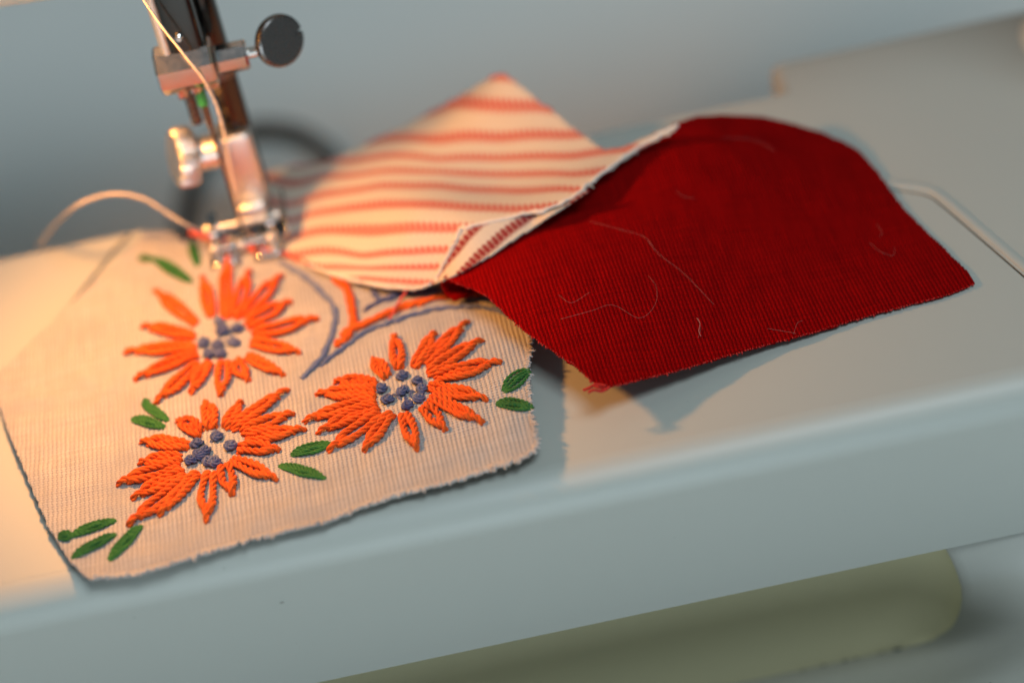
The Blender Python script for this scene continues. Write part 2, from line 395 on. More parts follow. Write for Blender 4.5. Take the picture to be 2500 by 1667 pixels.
mesh('base', np.vstack(V), Fq, M_base, machine)
rows = resample(E_[:8], 40); V = []; n = 46
for q in rows:
    w_ = 15.0; dy = -28.6 - q[1]; xe = q[0] - 0.2; z_ = q[2] if len(V) else -35.9
    xs_ = np.r_[np.linspace(-106, xe - w_, 22), xe - w_ + w_ * np.sin(np.linspace(0, math.pi / 2, 25))[1:]]
    s_ = np.clip((xs_ - (xe - w_)) / w_, 0, 1); ys_ = -28.6 - dy * (1 - np.sqrt(1 - s_ ** 2 * .999))
    V.append(np.c_[xs_, ys_, np.full(n, z_)])
V.append(V[-1] + np.array([0, 0, -6]))
Fq = [(a * n + i, (a + 1) * n + i, (a + 1) * n + i + 1, a * n + i + 1) for a in range(len(V) - 1) for i in range(n - 1)]
mesh('arm_wall', np.vstack(V), Fq, M_wall, machine)
out = []
for x, y, r_ in [(2192, 1583, .55), (2232, 1572, .35), (2244, 1569, .28), (2062, 1611, .3), (2090, 1605, .22), (2010, 1622, .25), (2150, 1592, .2), (1960, 1634, .22), (2310, 1548, .2)]:
    c_ = PY(x, y, -29.5); out.append(tube_data(np.array([c_ + (-r_ * 1.6, 0, -.05), c_ + (-r_ * .6, -.2, 0.05), c_ + (r_ * .7, -.1, .1), c_ + (r_ * 1.7, 0, .05)]), [r_ * .3, r_ * .7, r_ * .6, r_ * .2], 7))
tag(mesh('grime', *join(out), M_cord, machine), None, kind='stuff')
# pillar at the far right, with its flared foot
prof = [(0, 11), (1.0, 8.2), (3, 5.5), (6, 3.2), (11, 1.5), (20, 0.4), (40, 0), (150, 0)]
V = []; m = 0
for z_, fl in prof:
    ring = []
    r_ = 9 + fl * .5; x0, x1, y0, y1 = 131.5 - fl, 195, 25 - fl, 74 + fl * 0.1
    for cx, cy, a0 in ((x0 + r_, y1 - r_, 90), (x0 + r_, y0 + r_, 180), (x1 - r_, y0 + r_, 270), (x1 - r_, y1 - r_, 0)):
        for a in np.linspace(math.radians(a0), math.radians(a0 + 90), 7): ring.append((cx + r_ * math.cos(a), cy + r_ * math.sin(a), z_ + 0.3))
    m = len(ring); V += ring
Fq = [(i * m + j, i * m + (j + 1) % m, (i + 1) * m + (j + 1) % m, (i + 1) * m + j) for i in range(len(prof) - 1) for j in range(m)]
Fq.append(tuple(range((len(prof) - 1) * m, len(prof) * m)))
mesh('pillar', V, Fq, M_head, machine)
# the arm from pillar to head, above the picture
bm = bmesh.new(); rbox(bm, -60, 190, 26, 82, 118, 195, 14, 6)
bm_obj('arm', bm, M_head, machine)
# head casing edge, upper left
h0, h1 = PY(0, 42, 60), PY(262, 0, 60); hang = math.atan2(h1[2] - h0[2], h1[0] - h0[0])
bm = bmesh.new(); rbox(bm, -110, 62, 0, 58, 0, 120, 3.2, 5)
bmesh.ops.rotate(bm, verts=bm.verts, cent=(0, 0, 0), matrix=Matrix.Rotation(-hang, 3, 'Y'))
bmesh.ops.translate(bm, verts=bm.verts, vec=h0 + np.array([0, 0.5, 0.5]))
bm_obj('head_casing', bm, M_head, machine)

NX, NY = -50.1, 47.8                           # needle position on the bed
# needle bar: flat-sided rod with a bright left flank
bm = bmesh.new(); rbox(bm, NX - 3.6, NX + 3.6, NY - 3.3, NY + 3.3, 44, 120, 1.5, 4, edges=lambda e: abs(e.verts[0].co.z - e.verts[1].co.z) > 5)
nb = bm_obj('needle_bar', bm, M_black, machine, angle=30)
solid('guide_rod', [cyl((NX - 3.9, NY - 2.2, 50), (NX - 3.9, NY - 2.2, 120), 1.1, 14)], M_satin, nb)
solid('bar_stud', [cyl((NX - 0.6, NY - 4.3, 55), (NX - 0.6, NY - 2.6, 55), [(0, .5), (.3, .9), (.6, .9), (1, .5)], 16)], M_chrome, nb)
# needle clamp: eight-sided block lying across the bar
def prism_x(x0, x1, cy, cz, ry, rz, n=8, ch=0.4, rot=22.5):
    V = []; Fq = []
    for x, k in ((x0, ch), (x0 + (ch and 0.5), 0), (x1 - (ch and 0.5), 0), (x1, ch)):
        for i in range(n):
            a = math.radians(rot + 360 / n * i); V.append((x, cy + (ry - k) * math.cos(a), cz + (rz - k) * math.sin(a)))
    for i in range(3):
        for j in range(n): Fq.append((i * n + j, i * n + (j + 1) % n, (i + 1) * n + (j + 1) % n, (i + 1) * n + j))
    Fq += [tuple(range(n - 1, -1, -1)), tuple(range(3 * n, 4 * n))]
    return np.array(V, float), Fq
cz = 47.2
clamp = solid('needle_clamp', [prism_x(NX - 6.9, NX + 4.6, NY - 1.2, cz, 4.9, 4.9, 8, 0.5)], M_chrome, machine, 20)
solid('clamp_collar', [prism_x(NX + 4.8, NX + 11.2, NY - 1.2, cz - 0.3, 3.0, 3.0, 8, 0.3)], M_chrome, clamp, 20)
solid('clamp_foot', [prism_x(NX - 4.6, NX - 2.3, NY - 1.0, cz - 5.6, 1.6, 1.7, 8, .3), prism_x(NX - 1.6, NX + 0.4, NY - 1.6, cz - 5.2, 1.3, 1.3, 8, .3), prism_x(NX + 1.0, NX + 4.2, NY - 1.6, cz - 4.9, 1.2, 1.2, 8, .3)], M_chrome, clamp, 20)
scr = solid('clamp_screw', [cyl((NX + 10.8, NY - 1.2, cz - 0.2), (NX + 15.5, NY - 1.2, cz), 1.05, 18)], M_steel, machine)
# coin-shaped finger head with a screwdriver slot
bm = bmesh.new(); segs = 64; r_ = 5.25; rings = []
for y_, rr in ((-1.1, r_ - 0.55), (-0.85, r_ - 0.15), (-0.4, r_), (0.4, r_), (0.85, r_ - 0.15), (1.1, r_ - 0.55)):
    ring = []
    for i in range(segs):
        a = 2 * math.pi * i / segs; x, z_ = rr * math.cos(a), rr * math.sin(a)
        if x > 0 and abs(z_) < 0.38: x -= 1.9
        ring.append(bm.verts.new((x, y_, z_)))
    rings.append(ring)
for a, b in zip(rings[:-1], rings[1:]):
    for i in range(segs): bm.faces.new((a[i], a[(i + 1) % segs], b[(i + 1) % segs], b[i]))
bm.faces.new(rings[0]); bm.faces.new(rings[-1][::-1])
kp = PY(682, 100, NY - 1.2)
bmesh.ops.rotate(bm, verts=bm.verts, cent=(0, 0, 0), matrix=Matrix.Rotation(math.radians(-12), 3, 'X'))
bmesh.ops.rotate(bm, verts=bm.verts, cent=(0, 0, 0), matrix=Matrix.Rotation(math.radians(34), 3, 'Z'))
bmesh.ops.translate(bm, verts=bm.verts, vec=kp)
bm_obj('screw_head', bm, M_dark, scr, angle=30)
# needle with a green colour mark
ntop = cz - 5.0
needle = solid('needle', [cyl((NX, NY - 1.6, 1.0), (NX, NY - 1.6, ntop), [(0, .05), (.06, .36), (.74, .40), (.80, .75), (1, .95)], 20)], M_dark, machine)
solid('colour_band', [cyl((NX, NY - 1.6, ntop - 4.2), (NX, NY - 1.6, ntop - 0.6), 1.06, 20)], M_band, needle)
solid('thread_guide', [cyl((NX - 2.6, NY + 0.6, ntop - 9.5), (NX - 2.6, NY + 0.6, ntop + 2), 1.15, 16)], M_dark, machine)
# presser bar
pbx, pby = -46.3, 57.0
solid('presser_bar', [cyl((pbx, pby, 9.5), (pbx, pby, 120), [(0, 2.6), (.005, 3.0), (1, 3.0)], 36)], M_black, machine)
solid('presser_bar_collar', [cyl((pbx, pby, 37.5), (pbx, pby, 40.5), 3.5, 36, .3)], M_dark, machine)
# presser foot
foot = empty('presser_foot'); foot.parent = machine
bm = bmesh.new(); rbox(bm, pbx - 4.8, pbx + 2.6, pby - 5.6, pby + 1.5, 8.5, 25.5, 0.9, 3)
bm_obj('shank', bm, M_satin, foot, angle=30)
bm = bmesh.new(); rbox(bm, pbx - 4.2, pbx + 2.2, pby - 8.0, pby - 1.5, 4.6, 9.6, 1.2, 4)
bm_obj('ankle', bm, M_satin, foot, angle=30)
V, Fq = [], []; nu, nv = 16, 22                 # sole with toes turned up
def sole(x0, x1, y0, y1):
    V = []; n1, n2 = 5, 20
    for j in range(n2):
        for i in range(n1):
            x = x0 + (x1 - x0) * i / (n1 - 1); y = y0 + (y1 - y0) * j / (n2 - 1)
            z_ = 1.9 + 0.10 * max(0, (NY - 5.5) - y) ** 1.7 + 0.06 * max(0, y - (NY + 9)) ** 1.7
            V.append((x, y, z_))
    Fq = [(j * n1 + i, j * n1 + i + 1, (j + 1) * n1 + i + 1, (j + 1) * n1 + i) for j in range(n2 - 1) for i in range(n1 - 1)]
    return np.array(V), Fq
o = mesh('sole', *join([sole(NX - 7.6, NX - 1.7, NY - 8.5, NY + 7), sole(NX + 1.7, NX + 7.6, NY - 8.5, NY + 7), sole(NX - 1.71, NX + 1.71, NY + 2.5, NY + 7)]), M_chrome, foot)
sd = o.modifiers.new('thick', 'SOLIDIFY'); sd.thickness = 0.0011; sd.offset = 1
for sx in (-1, 1):
    bm = bmesh.new(); rbox(bm, NX + sx * 6.0 - 0.7, NX + sx * 6.0 + 0.7, NY - 2.2, NY + 5.2, 2.6, 7.6, 1.3, 4, edges=lambda e: abs(e.verts[0].co.x - e.verts[1].co.x) > .5)
    bm_obj('ear', bm, M_chrome, foot, angle=30)
solid('hinge_pin', [cyl((NX - 8.2, NY + 1.6, 5.7), (NX + 8.2, NY + 1.6, 5.7), [(0, .5), (.02, 1.15), (.07, 1.25), (.10, .8), (.90, .8), (.93, 1.25), (.98, 1.15), (1, .5)], 20)], M_satin, foot)
solid('cross_bar', [cyl((NX - 6.6, NY - 3.0, 3.9), (NX + 6.6, NY - 3.0, 3.9), [(0, .4), (.03, .9), (.97, .9), (1, .4)], 16)], M_chrome, foot)
for dx in (-6.5, -0.8, 5.4):
    solid('rivet', [cyl((NX + dx, NY - 3.4, 3.0), (NX + dx, NY - 3.4, 4.9), [(0, 1.1), (.5, 1.1), (.85, .75), (1, .2)], 18)], M_satin, foot)
# upturned guide wing on the right of the foot
V = []
for j in range(10):
    t = j / 9
    for i in range(8):
        s_ = i / 7; V.append((NX + 7.4 + 2.3 * math.sin(s_ * 1.5), NY + 6 - 10.5 * t, 2.4 + (6.3 - 2.5 * t) * s_))
Fq = [(j * 8 + i, j * 8 + i + 1, (j + 1) * 8 + i + 1, (j + 1) * 8 + i) for j in range(9) for i in range(7)]
o = mesh('guide_wing', V, Fq, M_chrome, foot); sd = o.modifiers.new('thick', 'SOLIDIFY'); sd.thickness = 0.0006
# thumb screw on the left
ts = solid('thumb_screw', [cyl((-55.6, NY + 3.6, 23.3), (-50.0, NY + 3.6, 23.3), 3.6, 36, .35)], M_satin, foot)
parts = []; V = []; n = 72
a0, a1 = np.array((-60.2, NY + 2.4, 24.3)), np.array((-55.5, NY + 3.6, 23.3))
n = 144; V, Fq = cyl(a0, a1, [(0, 4.6), (.10, 5.6), (.25, 6.05), (.8, 6.05), (.95, 5.6), (1, 4.8)], n)
V = V.reshape(-1, n, 3); ctr = V.mean(1, keepdims=True)
V[1:5] = ctr[1:5] + (V[1:5] - ctr[1:5]) * (1 + 0.022 * np.sign(np.sin(np.arange(n) * 2 * math.pi / n * 36)))[None, :, None]
solid('knurled_head', [(V.reshape(-1, 3), Fq)], M_satin, ts, 30)

# power cord lying in a loop on the table behind the machine
pts = [(452, 600, -97), (458, 520, -96), (470, 450, -90), (500, 385, -80), (560, 340, -70), (640, 321, -66), (720, 331, -70), (785, 370, -80), (850, 440, -92), (930, 520, -97)]
P = resample([PZ(*p_) for p_ in pts], 90)
tag(mesh('power_cord', *tube_data(P, 3.3, 16), M_cord), 'dark grey cord arching in a blurred loop on the table behind the needle', 'cord')

# ---------------------------------------------------------------- the cloth patches
def inside(poly, q):
    x, y = q[:, 0], q[:, 1]; r = np.zeros(len(q), bool); n = len(poly); j = n - 1
    for i in range(n):
        xi, yi = poly[i]; xj, yj = poly[j]
        c = ((yi > y) != (yj > y)) & (x < (xj - xi) * (y - yi) / (yj - yi + 1e-12) + xi); r ^= c; j = i
    return r
def cloth_patch(name, sheet, poly_px, pitch, step, ang, mat, amp=0.0, thick=0.45, stripe=None, rough_edge=0.0, parent=None):
    dens = []
    for i in range(len(poly_px)):
        a, b = np.array(poly_px[i][:2], float), np.array(poly_px[(i + 1) % len(poly_px)][:2], float)
        k = max(1, int(np.linalg.norm(b - a) / 9))
        for t in range(k): dens.append(a + (b - a) * t / k + (rng.normal(0, rough_edge, 2) if t else 0))
    poly = np.array([sheet.at(*q)[:2] for q in dens])
    c, s = math.cos(math.radians(ang)), math.sin(math.radians(ang)); Rm = np.array([[c, s], [-s, c]])
    pq = poly @ Rm.T; lo, hi = pq.min(0) - step, pq.max(0) + step
    nx, ny = int((hi[0] - lo[0]) / step), int((hi[1] - lo[1]) / step)
    gx, gy = np.meshgrid(lo[0] + np.arange(nx) * step, lo[1] + np.arange(ny) * step)
    g = np.stack([gx.ravel(), gy.ravel()], 1)
    cen = np.stack([(gx[:-1, :-1] + step / 2).ravel(), (gy[:-1, :-1] + step / 2).ravel()], 1)
    ok = inside(pq, cen).reshape(ny - 1, nx - 1); J, I = np.nonzero(ok)
    Fq = np.stack([J * nx + I, J * nx + I + 1, (J + 1) * nx + I + 1, (J + 1) * nx + I], 1)
    used = np.unique(Fq); remap = -np.ones(nx * ny, int); remap[used] = np.arange(len(used)); Fq = remap[Fq]; g = g[used]
    # pull the outline vertices on to the cut line where they are very near it
    xy = g @ Rm; z = sheet.z(xy); uvt = g / np.asarray(pitch)
    if amp:
        wob = 0.35 * np.sin(uvt[:, 1] * 0.31 + 2 * np.sin(uvt[:, 0] * 0.11)) ; wob2 = 0.35 * np.sin(uvt[:, 0] * 0.27 + 2 * np.sin(uvt[:, 1] * 0.13))
        su, sv = np.sin(math.pi * uvt[:, 0]), np.sin(math.pi * uvt[:, 1]); q = su * sv
        h = np.maximum(np.abs(su) * (0.66 + 0.4 * q), np.abs(sv) * (0.58 - 0.4 * q)); z = z + amp * (h - 0.5)
    V = np.c_[xy, z]
    o = mesh(name, V, Fq, mat, parent, uv=uvt)
    if stripe is not None:
        at = o.data.attributes.new('stripe', 'FLOAT', 'POINT'); at.data.foreach_set('value', stripe(topix(V)).astype(np.float32))
    if thick:
        sd = o.modifiers.new('thick', 'SOLIDIFY'); sd.thickness = thick * S; sd.offset = -1
    return o

# --- embroidered linen
LIN = Sheet([(0, 920, 2.0), (60, 1160, 2.6), (210, 1405, 2.2), (430, 1360, 2.0), (700, 1265, 2.0), (1000, 1180, 2.6), (1312, 1085, 3.6), (1300, 950, 4.8),
             (1290, 810, 4.6), (1180, 740, 2.6), (1060, 720, 2.0), (860, 690, 2.0), (700, 640, 1.6), (560, 600, 1.4), (470, 580, 1.6), (390, 566, 3.0), (200, 740, 1.6),
             (530, 800, 2.4), (520, 690, 2.8), (970, 950, 3.0), (520, 1110, 1.8), (740, 900, 1.4), (250, 1000, 1.4), (300, 1230, 1.6), (620, 760, 2.0), (1000, 640, 1.2), (800, 560, .6), (1250, 700, 2.0), (760, 1100, 2.0)], 0.6, 0.13)
lin_poly = [(-12, 918), (70, 842), (160, 752), (300, 625), (345, 578), (372, 566), (400, 565), (425, 572), (446, 590), (500, 588), (560, 592), (640, 600), (760, 590), (1000, 610), (1200, 680),
            (1282, 770), (1292, 806), (1297, 850), (1290, 900), (1296, 960), (1302, 1020), (1308, 1060), (1316, 1080), (1300, 1104), (1262, 1124), (1200, 1142), (1120, 1172), (1040, 1192), (960, 1212),
            (880, 1240), (800, 1272), (700, 1296), (620, 1310), (520, 1345), (430, 1372), (340, 1400), (270, 1408), (215, 1412), (170, 1370), (120, 1290), (80, 1200), (40, 1100), (8, 1020), (-10, 960)]
patch = cloth_patch('embroidered_patch', LIN, lin_poly, (0.85, 0.66), 0.20, 2, M_linen, amp=0.24, thick=0.5, rough_edge=1.1)
tag(patch, 'cream linen patch embroidered with three orange flowers, nearest the front edge', 'fabric patch')

def on(px, py, off=0.0): return LIN.at(px, py, off)
def strand(pts, r, off=0.55, ply=3, seg=7.0, pitch=4.6, dip=True, sides=16, depth=0.14):
    """a laid stitch: path of pixels on the linen, diving into the cloth at both ends"""
    pts = [np.array(p_, float) for p_ in pts]
    P = [on(p_[0], p_[1], off * r / 0.5 if 0 < i < len(pts) - 1 or not dip else -0.15) for i, p_ in enumerate(pts)]
    L = np.linalg.norm(np.diff(np.array(P), axis=0), axis=1).sum()
    Q = resample(P, max(10, int(L * seg / 1.6)))
    n = len(Q); t = np.linspace(0, 1, n); rr = r * (1 - 0.12 * np.sin(t * 9 + random.random() * 6))
    if dip: rr = rr * np.clip(np.minimum(t, 1 - t) * 14 + 0.55, 0, 1)
    return floss(Q, rr, ply, pitch, 8, random.random() * 6)
def petal(base, tip, wpx=27, r=0.66, fill=0, anchor=0.20):
    b, t_ = np.array(base, float), np.array(tip, float); d = t_ - b; L = np.linalg.norm(d); d /= L; nrm = np.array([-d[1], d[0]])
    wpx *= 0.84 * random.uniform(.88, 1.14); wob = random.uniform(-.08, .08) * wpx; out = []
    e = 1 - anchor
    for s_ in (-1, 1):
        k = s_ * wpx / 2
        pts = [b + nrm * k * .35, b + d * L * .12 + nrm * k * .55, b + d * L * .35 + nrm * (k * .78 + wob), b + d * L * .60 * e / .8 + nrm * (k * .80 + wob), b + d * L * e * .93 + nrm * k * .42, b + d * L * (e + .03) + nrm * k * .08]
        out.append(strand(pts, r))
    if fill:
        out.append(strand([b + d * L * .05, b + d * L * .4 + nrm * wob, b + d * L * e * .9], r * .95))
    out.append(strand([b + d * L * (e - .14), b + d * L * (e + .02), b + d * L * (e + anchor * .6), t_], r * .88, off=0.75))
    return join(out)
def knot(px, py, r=0.9):
    P0 = on(px, py, 0.45); a0 = random.random() * 6.28; n = 46; th = np.linspace(0, 2 * math.pi * 2.3, n)
    tl = random.uniform(0, 6.28); el = random.uniform(.7, .9)
    rad = r * (0.95 - 0.55 * np.linspace(0, 1, n)); x = np.cos(th + a0) * rad; y = np.sin(th + a0) * rad * el; z = np.linspace(0.05, 0.75, n)
    Q = np.stack([P0[0] + x * math.cos(tl) - y * math.sin(tl), P0[1] + x * math.sin(tl) + y * math.cos(tl), P0[2] + z], 1)
    return floss(Q, np.full(len(Q), 0.52), 2, 1.9, 8, a0)
FL = [
 ((250, 600), 3.825, [((880,740),(480,420),29,0),((1020,670),(940,300),30,0),((1150,690),(1180,110),30,0),((1240,690),(1380,240),30,0),((1330,690),(1690,280),30,0),((1350,760),(1770,530),29,0),((1400,850),(2020,690),28,0),((1380,920),(1850,1010),26,0),
   ((1340,1040),(1700,1220),26,0),((1240,1080),(1370,1270),32,0),((1150,1080),(1105,1410),33,0),((1010,1100),(830,1390),27,0),((910,1110),(500,1480),27,0),((900,1020),(300,1260),27,0),((880,950),(200,1010),28,0),((870,860),(370,760),26,0)],
   [(1100,730),(1130,810),(1260,790),(1230,920),(950,920),(1000,1030),(1100,1020),(1080,950)]),
 ((700, 700), 3.563, [((1120,710),(1300,410),22,0),((1210,690),(1580,310),28,1),((1230,770),(1710,470),25,0),((1280,810),(1870,660),33,1),((1230,880),(1750,990),33,1),((1240,960),(1710,1190),31,1),((1180,1050),(1385,1255),33,0),((1020,1110),(1140,1430),32,0),
   ((920,1110),(675,1440),27,0),((830,1120),(365,1440),30,0),((800,1050),(265,1285),27,1),((780,990),(145,1185),26,0),((780,930),(250,945),32,1),((790,860),(415,835),36,1),((880,790),(750,640),38,1),((980,720),(940,430),36,0)],
   [(1010,790),(1140,840),(830,900),(1010,930),(880,1000),(1150,990),(1060,1050),(1180,910)]),
 ((250, 930), 3.92, [((1050,460),(995,205),38,1),((1180,460),(1340,215),24,0),((1240,480),(1780,90),24,0),((1330,510),(1840,320),24,0),((1370,570),(1950,475),29,1),((1300,660),(1700,670),29,0),((1230,770),(1680,955),30,0),((1170,810),(1250,1100),36,0),
   ((1040,880),(1000,1360),38,0),((930,890),(545,1300),26,0),((830,950),(245,1395),30,0),((790,880),(285,1140),28,1),((750,820),(140,1000),28,0),((760,740),(350,800),28,1),((830,630),(360,595),32,1),((950,510),(715,390),38,1)],
   [(1100,550),(1230,640),(910,620),(990,690),(850,780),(1030,790),(930,720),(1080,800)]),
]
flower_words = ['orange flower beside the presser foot', 'orange flower near the red patch', 'orange flower nearest the front edge']
for (ox, oy), k, pets, kn in FL:
    c = np.array([[ox + x / k, oy + y / k] for x, y in kn]); cc = c.mean(0)
    under = []
    for _ in range(9):
        a = cc + rng.normal(0, 15, 2); d = rng.normal(0, 1, 2); d /= np.linalg.norm(d); under.append(strand([a, a + d * 9, a + d * 18], 0.28, ply=2))
    fl = mesh('flower', *join(under), M_blue2, patch); fl['label'] = flower_words.pop(0)
    for (bx, by), (tx, ty), wp, fi in pets:
        V, Fq = petal((ox + bx / k, oy + by / k), (ox + tx / k, oy + ty / k), wp, 0.72 if not fi else 0.68, fi); mesh('petal', V, Fq, M_orange, fl)
    for x, y in c:
        V, Fq = knot(x, y, random.uniform(.95, 1.25)); mesh('knot', V, Fq, M_blue, fl)
# green leaves
def leaf(a, b, wpx, n=4, r=0.36):
    a, b = np.array(a, float), np.array(b, float); d = b - a; nrm = np.array([-d[1], d[0]]) / np.linalg.norm(d); out = []
    for i in range(n):
        k = (i / (n - 1) - .5) * wpx
        out.append(strand([a + nrm * k * .15, a + d * .22 + nrm * k * .75, a + d * .5 + nrm * k, a + d * .78 + nrm * k * .72, b + nrm * k * .12], r, ply=2, pitch=1.8))
    out.append(strand([a + d * .12, a + d * .5 + nrm * wpx * .12, a + d * .9], r * .95, off=1.1, ply=2, pitch=1.8))
    return join(out)
for a, b, wp in (((372,630),(472,692),22), ((338,632),(378,636),11), ((468,590),(484,652),19), ((350,988),(412,1028),18), ((348,984),(366,990),17), ((320,1022),(404,1044),21), ((709,1111),(814,1084),22), ((680,1136),(797,1168),20),
                 ((168,1310),(286,1269),18), ((142,1312),(180,1308),20), ((174,1362),(286,1303),18), ((265,1369),(348,1282),22), ((1228,956),(1294,904),32), ((1211,984),(1303,996),24)):
    mesh('leaf_stitch', *leaf(a, b, wp, 4 if wp > 12 else 3), M_green, patch)
# stems
def stem(name, pts, r, mat, ln=46, lap=.35, jit=2.0):
    P = resample([(x, y, 0) for x, y in pts], 200); L = np.r_[0, np.cumsum(np.linalg.norm(np.diff(P, axis=0), axis=1))]; out = []; s0 = 0
    at = lambda s: np.array([np.interp(s, L, P[:, 0]), np.interp(s, L, P[:, 1])])
    while s0 < L[-1] - 8:
        s1 = min(L[-1], s0 + ln); a, b = at(s0), at(s1); d = b - a; nr = np.array([-d[1], d[0]]) / (np.linalg.norm(d) + 1e-9)
        jj = jit * random.uniform(-1, 1); out.append(strand([a + nr * jj, at(s0 * .7 + s1 * .3) + nr * jj, at(s0 * .3 + s1 * .7) - nr * jj * .6, b - nr * jj], r * random.uniform(.85, 1.15), off=.3, ply=3, pitch=3.0)); s0 += ln * (1 - lap)
    return mesh(name, *join(out), mat, patch)
z8 = lambda L: [(600 + x / 2.94, 550 + y / 2.94) for x, y in L]
stem('stem_stitch', z8([(240,270),(400,360),(520,470),(610,560),(640,650),(622,780),(565,920),(500,1010),(400,1100)]), 0.55, M_blue2, 50)
stem('stem_stitch', z8([(530,1010),(700,890),(860,770),(1080,690),(1300,622),(1550,590),(1780,610),(1920,660)]), 0.50, M_blue2, 46)
stem('stem_stitch', z8([(640,360),(735,490),(770,600),(780,700),(735,800),(660,870)]), 0.78, M_orange, 60, .5, 4)
stem('stem_stitch', z8([(690,800),(800,740),(950,680),(1100,605),(1300,550),(1500,512),(1720,490)]), 0.70, M_orange, 66, .5, 3)
stem('stem_stitch', z8([(880,410),(930,500),(955,545)]), 0.6, M_blue, 40)
stem('stem_stitch', z8([(850,625),(950,560),(1100,510),(1380,475)]), 0.55, M_blue, 46)
# frayed cut edges of the linen
out = []
edge = [(1282,770),(1292,806),(1297,850),(1290,900),(1296,960),(1302,1020),(1308,1060),(1316,1080),(1300,1104),(1262,1124),(1200,1142),(1120,1172),(1040,1192),(960,1212),(880,1240),(800,1272),(700,1296),(520,1345),(340,1400),(215,1412)]
P = resample([(x, y, 0) for x, y in edge], 230)
for i in range(2, 228):
    x, y = P[i, :2]; d = P[i + 1, :2] - P[i - 1, :2]; nr = np.array([-d[1], d[0]]) / np.linalg.norm(d) * -1
    if i < 85 and nr[0] < 0: nr = -nr
    if i >= 85 and nr[1] < 0: nr = -nr
    ln = random.uniform(2, 8) * (1.2 if i < 85 else .6)
    b = np.array([x, y]) - nr * 9; e = np.array([x, y]) + nr * ln + rng.normal(0, 2.5, 2)
    A, B = on(*b, -0.1), on(*e, random.uniform(-.3, .25)); out.append(tube_data(resample([A, (A + B) / 2 + (0, 0, .1), B], 6), [.27, .27, .26, .24, .2, .1], 7, 2, 1.2, .2))
fr = mesh('frayed_edge', *join(out), M_linen, patch); fr['kind'] = 'stuff'

# --- striped ticking
STR = Sheet([(640, 425, 1.6), (700, 560, 1.2), (690, 600, 1.4), (740, 500, 1.8), (800, 655, 3.6), (900, 690, 4.2), (1000, 705, 5.0), (1055, 695, 6.5), (1130, 552, 14.5), (1300, 518, 15.2), (1450, 432, 16.2), (1655, 306, 17.5),
             (1480, 372, 14.0), (1350, 275, 15.5), (1220, 180, 20.0), (1080, 270, 10.5), (900, 350, 5.5), (760, 400, 3.0), (1000, 640, 8.6), (1000, 570, 12.4), (1000, 500, 12.8), (1000, 440, 9.0), (1000, 380, 7.6), (1200, 470, 9.8), (1220, 400, 9.2), (1220, 320, 12.0), (1300, 465, 11.6),
             (820, 560, 6.0), (850, 500, 6.2), (850, 440, 4.8), (760, 560, 3.0)], 1.0)
str_poly = [(632, 425), (700, 408), (800, 392), (870, 362), (1000, 300), (1120, 236), (1208, 184), (1222, 180), (1240, 188), (1330, 258), (1420, 328), (1476, 366), (1520, 360), (1590, 330), (1656, 303), (1648, 316), (1560, 362), (1460, 430), (1400, 480), (1330, 512), (1280, 522), (1200, 540), (1140, 556), (1128, 552), (1110, 590), (1085, 640),
            (1060, 690), (1020, 704), (960, 704), (900, 694), (830, 676), (760, 652), (700, 622), (660, 608), (620, 596), (600, 560), (620, 480)]
zs = lambda x, y: (600 + x / 2.138, 150 + y / 2.138)
sv = []
for i, (L) in enumerate([[(1080,215),(1320,230),(1520,235)], [(800,400),(1000,408),(1320,400),(1700,385)], [(300,540),(560,520),(1000,510),(1320,505),(1800,480)], [(120,605),(400,600),(700,575),(1000,575),(1320,590),(1700,590)], [(250,745),(450,690),(700,650),(1000,650),(1320,672),(1650,665)],
                         [(330,800),(500,770),(850,745),(1100,755),(1400,770)], [(350,890),(600,880),(860,868),(1080,870)], [(280,1005),(600,1015),(860,995),(1040,985)], [(640,1080),(860,1075),(1000,1072)], [(620,1130),(860,1150),(950,1155)]]):
    for q in L: sv.append((*zs(*q), i + 0.5))
SV = RBF([q[:2] for q in sv], [q[2] for q in sv], 3e-4, 400.0)
sp = cloth_patch('striped_patch', STR, str_poly, 0.60, 0.32, -2, M_stripe, thick=0.45, stripe=SV, rough_edge=1.8)
tag(sp, 'cream patch with faded red stripes fed under the presser foot', 'fabric patch')
# pale raw edge along the fold and the front
out = []
for edge, r_ in (([(1656, 303), (1560, 360), (1460, 430), (1400, 480), (1330, 512), (1280, 522), (1200, 540), (1140, 556), (1128, 552)], .40), ([(1128, 552), (1110, 590), (1085, 640), (1060, 690)], .42), ([(1050, 694), (1000, 705), (900, 694), (830, 676), (760, 652), (700, 622)], .38)):
    q = [STR.at(x, y, 0.0) for x, y in edge]; P = resample(q, 70) + rng.normal(0, .10, (70, 3)); out.append(tube_data(P, r_ * (1 + .18 * rng.normal(0, 1, 70).clip(-1.5, 1.5)), 8, 2, 1.1, .2))
    for i in range(4, 66):
        a = P[i]; b = a + rng.normal(0, .30, 3) + (0.1, -.3, 0.0); out.append(tube_data(np.array([a, (a + b) / 2, b]), [.16, .13, .07], 6))
M_raw = yarn('raw_edge_cotton', (0.62, 0.54, 0.46), (0.74, 0.66, 0.58), .3)
e = mesh('raw_edge', *join(out), M_raw, sp)
# pinkish seam along the front of the foot
q = [on(x, y, .9) for x, y in [(470, 574), (520, 590), (570, 606), (620, 617), (665, 622), (700, 628), (760, 654), (820, 676)]]
P = resample(q, 60) + rng.normal(0, .08, (60, 3)); out = [tube_data(P, np.linspace(.75, .35, 60), 10, 2, 2.0, .2)]
for i in range(6, 55, 3):
    a = P[i]; b = a + (rng.normal(0, .5), rng.normal(-.2, .6), abs(rng.normal(0, .8))); out.append(tube_data(np.array([a, (a + b) / 2, b]), [.3, .28, .15], 6))
mesh('seam_stitching', *join(out), M_pinkthread, sp)

